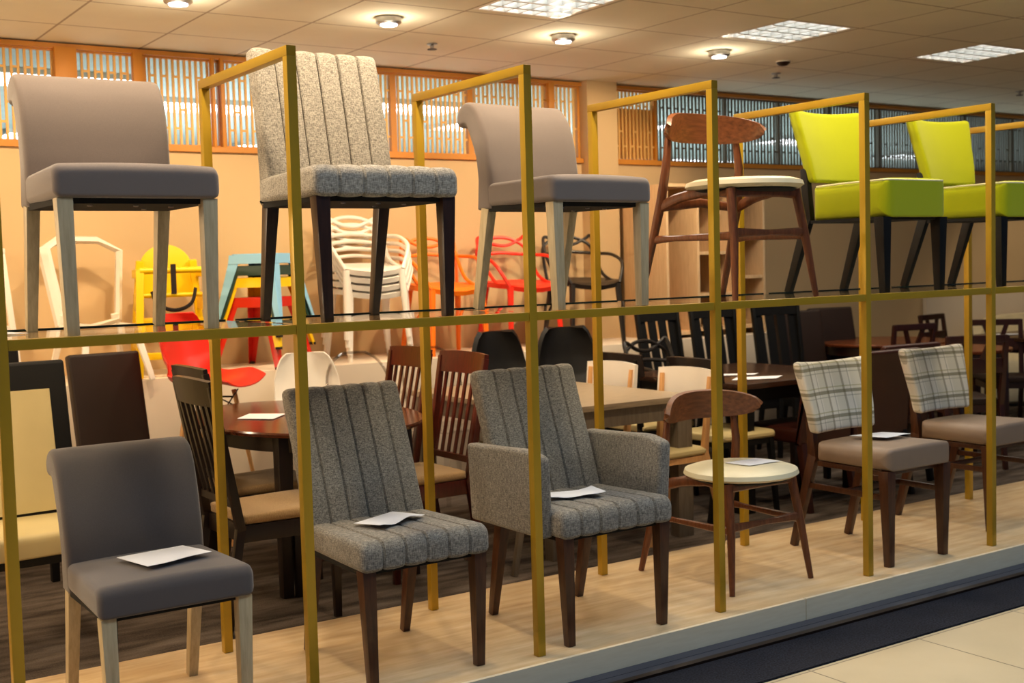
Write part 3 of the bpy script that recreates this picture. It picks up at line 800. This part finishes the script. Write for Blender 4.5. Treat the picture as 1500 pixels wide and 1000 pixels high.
def ghost(label):
    t = thing('clear_chair', label, 'chair', 'clear plastic chairs')
    def bf(u, v):
        a = (u-.5)*2; z = .48+.46*v; ww = .22*(1-.0*v); 
        if v > .6: ww *= sqrt(max(.02, 1-((v-.6)/.4)**2*.85))
        return (a*ww, .24+.07*v-.10*a*a*(1-.5*v), z)
    MB().sheet(bf, 14, 14, .009).build('backrest', M['clear'], t)
    rim = [bf(0, k/14) for k in range(15)]+[bf(k/10, 1) for k in range(1, 10)]+[bf(1, 1-k/14) for k in range(15)]
    MB().tube(rim, .009, 8).build('back_rim', M['clear_rim'], t)
    pr = rnd([(-.22, .445), (-.22, .46), (.22, .46), (.22, .445)], .005, 3); MB().sweep(pr, .44, .01, nx=4).build('seat', M['clear'], t)
    for sx in (-1, 1):
        MB().tube(catmull([(sx*.21, .20, .70), (sx*.25, .05, .68), (sx*.25, -.12, .66), (sx*.22, -.18, .46)], 4), .011, 8).build('armrest', M['clear'], t)
        for sy in (-1, 1): MB().bar((sx*.19, sy*.19, .45), (sx*.20, sy*.22, 0), .03, .03, .02, .02).build('leg', M['clear'], t)
    return t
gh = ghost('clear plastic armchair behind the left cherry slat-back chair'); place(gh, 3.40, 3.02, ZC, 5)
place(dup(gh, 'clear plastic armchair to the left of the black padded shell chairs'), 3.92, 3.02, ZC, 5)

# interlaced-back plastic armchairs ------------------------------------------
def woven(label, mat, group=None, rr=.0125):
    t = thing('plastic_armchair', label, 'chair', group)
    def sf(u, v):
        a = (u-.5)*2; ang = a; hw = .235*sqrt(max(.03, 1-abs(v*2-1)**3.2)); return (a*hw*1.06, -.25+.48*v, .452+.03*v-.03*max(0, 1-v*6)-.02*(1-a*a)*sin(pi*v))
    MB().sheet(sf, 14, 18, .034).build('seat', mat, t)
    arm = catmull([(-.20, -.20, .455), (-.265, -.13, .60), (-.265, .02, .665), (-.235, .18, .68), (-.13, .265, .69), (0, .285, .70), (.13, .265, .69), (.235, .18, .68), (.265, .02, .665), (.265, -.13, .60), (.20, -.20, .455)], 5)
    MB().tube(arm, rr, 8).build('arm_loop', mat, t)
    mid = catmull([(-.225, -.10, .455), (-.20, .06, .52), (-.21, .20, .66), (-.205, .262, .78), (-.17, .285, .815), (-.06, .285, .765), (.06, .285, .755), (.17, .285, .80), (.205, .262, .815), (.21, .20, .66), (.20, .06, .52), (.225, -.10, .455)], 5)
    MB().tube(mid, rr, 8).build('back_loop', mat, t)
    top = catmull([(-.20, .20, .45), (-.215, .235, .62), (-.20, .27, .74), (-.10, .292, .80), (0, .297, .815), (.10, .292, .80), (.20, .27, .74), (.215, .235, .62), (.20, .20, .45)], 5)
    MB().tube(top, rr, 8).build('back_loop', mat, t)
    for sx in (-1, 1):
        MB().tube([(sx*.19, -.19, .45), (sx*.215, -.225, 0)], [.024, .016], 10).build('leg', mat, t)
        MB().tube([(sx*.19, .17, .45), (sx*.225, .25, 0)], [.024, .016], 10).build('leg', mat, t)
    return t
w0 = woven('white plastic armchair, bottom of the stack', M['white_pl'], 'stacked white plastic armchairs', .014)
place(w0, 3.78, 3.84, ZP, -8)
for k, nm in ((1, 'second from bottom'), (2, 'third from bottom'), (3, 'top')):
    w1 = dup(w0, 'white plastic armchair, '+nm+' of the stack'); place(w1, 3.78-.012*k, 3.84-.01*k, ZP+.05*k, -8)
wo = woven('orange plastic armchair with woven back on the plinth', M['orange_pl']); place(wo, 4.38, 3.84, ZP, -4)
wr_ = woven('red plastic armchair with woven back on the plinth', M['red_pl']); place(wr_, 5.02, 3.84, ZP, -4)
wb_ = woven('black plastic armchair with woven back on the plinth', M['black_pl']); place(wb_, 5.60, 3.84, ZP, -10)
wf = dup(wb_, 'black plastic armchair with woven back on the carpet behind the grey table'); place(wf, 5.45, 2.58, ZC, 12, 1.12)

# stacked metal stools -----------------------------------------------------------
def metal_stool(label, mat):
    t = thing('metal_stool', label, 'stool', 'stacked metal stools')
    MB().poly([(x*.155, y*.155, .435) for x, y in ((-1, -.8), (-.8, -1), (.8, -1), (1, -.8), (1, .8), (.8, 1), (-.8, 1), (-1, .8))], .012).build('seat', mat, t, bevel=.003)
    for k in range(4):
        a = k*pi/2; r = Matrix.Rotation(a, 3, 'Z')
        pts = [r @ V(p) for p in ((-.15, -.156, .44), (.15, -.156, .44), (.155, -.162, .385), (-.155, -.162, .385))]
        MB().poly(pts, .004, r @ V((0, -1, 0))).build('skirt', mat, t)
        l = MB(); c = [r @ V((.15, -.15, .43)), r @ V((.235, -.235, 0))]
        for dr in ((-1, 0, 0), (0, 1, 0)):
            dv = r @ V(dr); n_ = r @ V((0, -1, 0) if dr[0] else (1, 0, 0))
            l.poly([c[0], c[0]+dv*.075, c[1]+dv*.028, c[1]], .004, n_)
        l.build('leg', mat, t)
        MB().box(tuple(c[1]+V((0, 0, .008))+(r @ V((-.012, .012, 0)))), (.032, .032, .016)).build('foot_cap', M['black'], t)
    return t
for k, (nm, mt) in enumerate((('red metal stool, bottom of the stack', 'dkred'), ('yellow metal stool, second from bottom of stack', 'yellow_pl'), ('dark green metal stool, third from bottom of stack', 'green_m'), ('pale blue metal stool, top of the stack', 'blue_m'))):
    place(metal_stool(nm, M[mt]), 3.02+.006*k, 3.83, ZP+[0, .125, .20, .275][k], 38)

# yellow high chair ----------------------------------------------------------------
t = thing('high_chair', 'yellow plastic child high chair with black straps on plinth', 'high chair')
Y_ = M['yellow_pl']
for sx in (-1, 1):
    MB().bar((sx*.18, -.16, .60), (sx*.21, -.24, 0), .045, .045, .038, .038).build('leg', Y_, t, bevel=.006)
    MB().bar((sx*.15, .14, .66), (sx*.21, .24, 0), .045, .045, .038, .038).build('leg', Y_, t, bevel=.006)
    MB().box((sx*.18, -.01, .585), (.035, .34, .05)).build('side_rail', Y_, t, bevel=.006)
    MB().box((sx*.18, -.01, .42), (.03, .33, .10)).build('side_rail', Y_, t, bevel=.006)
    MB().box((sx*.195, 0, .17), (.03, .40, .03)).build('side_rail', Y_, t, bevel=.006)
MB().poly([(.155*cos(a), .17+.02*sin(a), .60+.155*sin(a)) for a in [pi*k/16 for k in range(17)]]+[(-.17, .165, .46), (.17, .165, .46)], .018, (0, 1, 0)).build('backrest', Y_, t, bevel=.003)
MB().tube([(-.18, -.17, .60), (.18, -.17, .60)], .018, 10).build('front_bar', Y_, t)
MB().tube([(-.18, -.16, .46), (.18, -.16, .46)], .013, 10).build('front_bar', Y_, t)
MB().box((0, .0, .31), (.34, .34, .03)).build('seat', Y_, t, bevel=.006)
MB().box((0, -.2, .12), (.40, .03, .04)).build('footrest', Y_, t, bevel=.006)
st = MB(); st.box((.0, -.19, .55), (.03, .006, .17)); st.tube(catmull([(-.12, -.19, .485), (-.09, -.20, .41), (0, -.205, .375), (.09, -.20, .41), (.12, -.19, .50)], 5), .012, 6, flat=.4); st.build('strap', M['black'], t)
place(t, 2.41, 3.78, ZP, -12, 1.05)

# white angular chair -----------------------------------------------------------------
def angular(label, full=True):
    t = thing('angular_chair', label, 'chair'); W_ = M['white_pl']
    bk = [(-.165, .20, .33), (-.225, .27, .775), (-.13, .29, .83), (.10, .29, .825), (.225, .27, .755), (.175, .20, .34), (.0, .19, .30)]
    b = MB().tube(bk, .038, 6, closed=True, flat=.6); b.build('back_frame', W_, t)
    stt = [(-.165, .20, .30), (-.23, -.05, .29), (-.12, -.24, .30), (.12, -.24, .30), (.23, -.05, .29), (.175, .20, .30), (0, .02, .27)]
    s_ = MB().tube(stt, .026, 6, closed=True, flat=.6); s_.tube([(-.23, -.05, .29), (0, .02, .27), (.23, -.05, .29)], .014, 6); s_.tube([(-.12, -.24, .30), (0, .02, .27), (.12, -.24, .30)], .014, 6)
    s_.build('seat_frame', W_, t)
    for sx in (-1, 1):
        MB().bar((sx*.14, -.16, .30), (sx*.20, -.25, 0), .04, .025, .03, .02).build('leg', W_, t, bevel=.003)
        MB().bar((sx*.15, .18, .38), (sx*.22, .28, 0), .045, .025, .03, .02).build('leg', W_, t, bevel=.003)
    return t
an = angular('white angular open-frame chair on the plinth at left'); place(an, 1.97, 3.72, ZP, 4)
t = thing('white_stool', 'white stool cut off by the left edge of picture', 'stool')
MB().box((0, 0, .76), (.30, .30, .03)).build('seat', M['white_pl'], t, bevel=.005)
for sx in (-1, 1):
    for sy in (-1, 1): MB().bar((sx*.13, sy*.13, .76), (sx*.19, sy*.19, 0), .034, .034, .03, .03).build('leg', M['white_pl'], t, bevel=.003)
fr = MB()
for s in (-1, 1): fr.bar((-.16, s*.16, .33), (.16, s*.16, .33), .02, .02, side=(0, 1, 0)); fr.bar((s*.16, -.16, .33), (s*.16, .16, .33), .02, .02)
fr.build('footrest_frame', M['white_pl'], t)
place(t, 1.30, 3.80, ZP, 0)

# open shelving unit on the plinth -------------------------------------------------------
t = thing('shelving_unit', 'light oak open shelving unit standing on plinth right of the pier', 'shelf')
W0, Dp, Hh = 1.06, .52, 1.20; O = M['oak']
for k, x in enumerate((0.012, .33, .70, W0-.012)): MB().box((x, Dp/2, Hh/2), (.024, Dp, Hh-.0)).build('side_panel' if k in (0, 3) else 'divider', O, t, bevel=.001)
MB().box((W0/2, Dp/2, Hh-.012), (W0-.05, Dp-.002, .024)).build('top_panel', O, t); MB().box((W0/2, Dp-.008, Hh/2), (W0-.05, .01, Hh-.05)).build('back_panel', O, t)
for x0, x1, zz in ((.34, .69, (.06, .33, .66)), (.71, W0-.03, (.06, .46, .80)), (.03, .32, (.04,))):
    for z_ in zz: MB().box(((x0+x1)/2, Dp/2-.005, z_), (x1-x0, Dp-.02, .024)).build('shelf_board', O, t)
place(t, 6.24, 3.62, ZP)

# grey table group --------------------------------------------------------------------------
t = thing('dining_table', 'rectangular grey oak dining table behind the armchair', 'table')
MB().box((0, 0, .735), (.95, 1.4, .03)).build('tabletop', M['grey_wood'], t, bevel=.003)
MB().box((0, 0, .675), (.91, 1.36, .09)).build('apron', M['grey_oak_d'], t)
for sx in (-1, 1):
    for sy in (-1, 1): MB().box((sx*.41, sy*.64, .36), (.10, .07, .72)).build('leg', M['grey_oak_d'], t, bevel=.003)
place(t, 3.88, 1.93, ZC)
def wrap_chair(label, bm_, sm, legm, group=None, H=.86, curve=.07, bh=.14):
    t = thing('low_back_chair', label, 'chair', group)
    MB().sweep(rnd([(.0, .43), (.0, .475), (.42, .47), (.42, .43)], [.008, .02, .01, .008], 4), .44, .03, warp=seatwarp(.42, .012, .08), box_in=True).build('seat', sm, t)
    def tf(u, v):
        a = (u-.5)*2; z = H-bh+bh*v; return (a*.225, .47-curve*a*a+.02*v, z-.012*a*a)
    MB().sheet(tf, 14, 4, .02).build('backrest', bm_, t)
    for s in (-1, 1):
        MB().bar((s*.19, .03, .43), (s*.21, .0, 0), .034, .034, .024, .024).build('leg', legm, t, bevel=.003)
        l = MB(); l.bar((s*.18, .41, .45), (s*.21, .52, 0), .03, .034, .024, .026); l.bar((s*.18, .41, .43), (s*.19, .45, H-.04), .03, .034, .022, .02); l.build('leg', legm, t, bevel=.002)
    MB().box((0, .21, .415), (.40, .38, .03)).build('seat_frame', legm, t)
    return t
GW = 'white-back chairs at the grey table'
wc = wrap_chair('white low-back chair at right side of grey table, nearer one', M['white_pl'], M['cream_leather'], M['beech'], GW, .88, .03, .2); face(wc, 3.98, 1.40, -90)
face(dup(wc, 'white low-back chair at right side of grey table, farther one'), 3.98, 2.05, -90)
gc = wrap_chair('stone grey fabric chair with grey wooden legs left of the grey table', M['grey_fabric'], M['grey_fabric'], M['grey_oak_d'], None, .86, .06, .26); face(gc, 3.64, 1.36, 90)
GD = 'dark bentwood-back chairs at the dark table'
dc = wrap_chair('dark low-back chair with cream seat left of the dark square table, nearer one', M['dkslat'], M['cream_leather'], M['blackleg'], GD, .91, .06, .13); face(dc, 5.12, 1.62, 90)
face(dup(dc, 'dark low-back chair with cream seat left of the dark square table, farther one'), 5.10, 2.28, 90)
t = thing('dining_table', 'dark espresso square dining table with papers behind the walnut chair', 'table')
MB().box((0, 0, .735), (1.1, 1.1, .03)).build('tabletop', M['espresso'], t, bevel=.004)
MB().box((0, 0, .68), (.98, .98, .08)).build('apron', M['blackleg'], t)
for sx in (-1, 1):
    for sy in (-1, 1): MB().box((sx*.46, sy*.46, .36), (.09, .09, .72)).build('leg', M['blackleg'], t, bevel=.003)
place(t, 5.40, 1.95, ZC)
paper('white paper sheet on the dark square table, nearer one', [(4.98, 1.62), (5.12, 1.72), (5.38, 1.60), (5.22, 1.50)], ZC+.754, .001)
paper('white paper sheet on the dark square table, farther one', [(5.1, 1.90), (5.2, 1.96), (5.40, 1.82), (5.3, 1.76)], ZC+.754, .001)

# tall black slotted chairs
GT = 'tall black slat-back chairs near the plinth'
tb = slat_chair('tall black slat-back chair near the plinth, leftmost of three', M['blackleg'], M['black_leather'], 1.12, 4, .075, GT); place(tb, 5.86, 2.72, ZC, 5)
place(dup(tb, 'tall black slat-back chair near the plinth, middle of three'), 6.32, 2.72, ZC, -4)
place(dup(tb, 'tall black slat-back chair near the plinth, rightmost of three'), 6.80, 2.60, ZC, -10)
GL = 'brown leather high-back chairs'
l1 = parsons('brown leather high-back chair, left of the two beyond the dark table', M['brown_leather'], M['blackleg'], 1.03, .44, group=GL); place(l1, 7.30, 2.85, ZC, -12)
place(dup(l1, 'brown leather high-back chair, right of the two beyond the dark table'), 7.85, 3.0, ZC, -12)
l2 = parsons('dark red-brown leather chair seen from behind between the plaid chairs', M['oxblood'], M['blackleg'], .90, .50, thick=.05); place(l2, 5.87, 1.74, ZC, 180)
l3 = dup(l2, 'dark red-brown leather chair seen from behind, farther one to the right'); place(l3, 6.35, 1.95, ZC, 176)
b1 = parsons('dark red-brown chair with brown seat pushed to the dark square table', M['oxblood'], M['darkcherry'], .86, .44, thick=.04); place(b1, 5.40, 1.74, ZC, 180)

# right hand background
table_oval('round red-brown dining table behind the left plaid chair', 8.15, 3.15, .55, .55, .75, M['redbrown'], M['darkcherry'])
table_oval('round red-brown dining table behind the right plaid chair', 7.80, 2.20, .42, .42, .75, M['redbrown'], M['darkcherry'])
def cut_chair(label, H=.90):
    t = thing('cutout_back_chair', label, 'chair', 'cherry chairs with cutout backs'); m = M['darkcherry']
    MB().sweep(rnd([(.0, .43), (.0, .475), (.42, .47), (.42, .43)], [.008, .02, .01, .008], 4), .44, .02, warp=seatwarp(.42, .012, .08), box_in=True).build('seat', M['brown_leather'], t)
    for s in (-1, 1):
        MB().bar((s*.19, .03, .43), (s*.19, .03, 0), .038, .038, .03, .03).build('leg', m, t, bevel=.002)
        l = MB(); l.bar((s*.19, .43, .44), (s*.19, .50, 0), .034, .036, .028, .03); l.bar((s*.19, .43, .42), (s*.20, .50, H), .034, .036, .03, .028); l.build('leg', m, t, bevel=.002)
    y = lambda z: .43+.07*(z-.42)/(H-.42)
    MB().box((0, y(H-.02), H-.02), (.42, .024, .05)).build('top_rail', m, t, bevel=.003)
    MB().box((0, y(H-.2), H-.2), (.38, .022, .10)).build('lower_rail', m, t, bevel=.003)
    for q in (-.07, .07): MB().bar((q*.6, y(H-.15), H-.16), (q*1.3, y(H-.03), H-.03), .035, .018).build('splat', m, t)
    MB().box((0, .23, .405), (.38, .38, .05)).build('seat_frame', m, t)
    return t
cc = cut_chair('cherry cutout-back chair behind the left red-brown round table'); place(cc, 8.10, 3.20, ZC, 170)
for lb, x, y, rz in (('cherry cutout-back chair above the right plaid chair', 8.55, 2.2, -40), ('cherry cutout-back chair at far right in front of the white sofa', 9.45, 3.10, 8), ('cherry cutout-back chair nearest the right edge of picture', 7.32, 1.90, 150)):
    place(dup(cc, lb), x, y, ZC, rz)
t = thing('dining_table', 'long dark cherry dining table at the right edge of picture', 'table')
MB().box((0, 0, .735), (1.7, .9, .03)).build('tabletop', M['espresso'], t, bevel=.004); MB().box((0, 0, .67), (1.55, .78, .10)).build('apron', M['darkcherry'], t)
for sx in (-1, 1):
    for sy in (-1, 1): MB().box((sx*.74, sy*.36, .36), (.07, .07, .72)).build('leg', M['darkcherry'], t, bevel=.003)
place(t, 9.80, 2.55, ZC)
paper('white paper sheet on the long cherry table at right', [(9.10, 2.80), (9.30, 2.85), (9.45, 2.70), (9.25, 2.65)], ZC+.754, .001)
# white rounded sofa back
t = thing('sofa', 'white rounded sofa by the far right back wall', 'sofa')
MB().lathe([(.90, 0), (1.0, .05), (1.0, .36), (.94, .43), (.5, .45), (0, .45)], n=48, sx=1.35, sy=.45).build('seat', M['white_leather'], t)
MB().sheet(lambda u, v: ((u-.5)*2.7, .46-.30*((u-.5)*2)**2, .40+(.42*(1-((u-.5)*2)**4*.7))*v), 28, 6, .12).build('backrest', M['white_leather'], t)
place(t, 11.45, 3.56, ZC)

# ---------------------------------------------------------------- light
def area(x, y, z, sx, sy, e, col, tgt=None):
    L = bpy.data.lights.new('area', 'AREA'); L.shape = 'RECTANGLE'; L.size = sx; L.size_y = sy; L.energy = e; L.color = col
    o = bpy.data.objects.new('area', L); COL.objects.link(o); o.location = (x, y, z)
    if tgt: o.rotation_euler = (V(tgt)-V((x, y, z))).to_track_quat('-Z', 'Y').to_euler()
    return o
# mall ceiling lights (cool, in front of the shop, high above)
m_ = area(3.5, -1.9, 4.4, 8, 1.0, 80, (.72, .87, 1.0), (3.5, -1.75, 0)); m_.data.spread = radians(110)
# warm shop downlights above the rack
for x, e in ((-.7, 70), (.45, 66), (1.35, 66), (2.25, 68), (3.1, 68), (4.0, 62), (4.9, 54), (5.8, 34)):
    spot(x, .22, CH-.06, x+.15, .35, .6, e, 130, WARM2, .8, .06)
# warm downlights over the furniture rows
for x, e in ((1.3, 50), (3.0, 50), (4.8, 45), (6.6, 18), (8.8, 14), (11.2, 20)):
    spot(x, 2.4, CH-.06, x, 2.3, 0, e, 125, WARM2, .8, .08)
spot(11.6, 2.6, CH-.06, 11.6, 3.9, .6, 60, 80, WARM2, .7, .08)  # extra unseen spot, added only to brighten the white sofa
# unseen warm point lights, added left of view to brighten ceiling and left-facing sides
for x, y, z, e in ((-1.1, 1.2, 1.8, 75), (-.9, 3.0, 1.8, 70)):
    L = bpy.data.lights.new('left_fill', 'POINT'); L.energy = e; L.color = WARM2; L.shadow_soft_size = .15
    o = bpy.data.objects.new('left_fill', L); COL.objects.link(o); o.location = (x, y, z)
for x, y in ((4, 7), (8.5, 7), (12.5, 7), (16, 8)):
    area(x, y, 1.2, 3, 3, 105, (.85, .95, 1.0), (x, y, 3))
wd = bpy.data.worlds.new('world'); sc.world = wd; wd.use_nodes = True
bg = wd.node_tree.nodes['Background']; bg.inputs[0].default_value = (.36, .58, 1, 1); bg.inputs[1].default_value = .09

vs = sc.view_settings; sc.display_settings.display_device = 'sRGB'
vs.view_transform = 'Standard'; vs.look = 'None'; vs.exposure = 0.0; vs.gamma = 1; vs.use_curve_mapping = False
sc.cycles.max_bounces = 8; sc.cycles.transparent_max_bounces = 12; sc.cycles.caustics_refractive = True
sc.cycles.sample_clamp_indirect = 6
sc.cycles.use_denoising = True
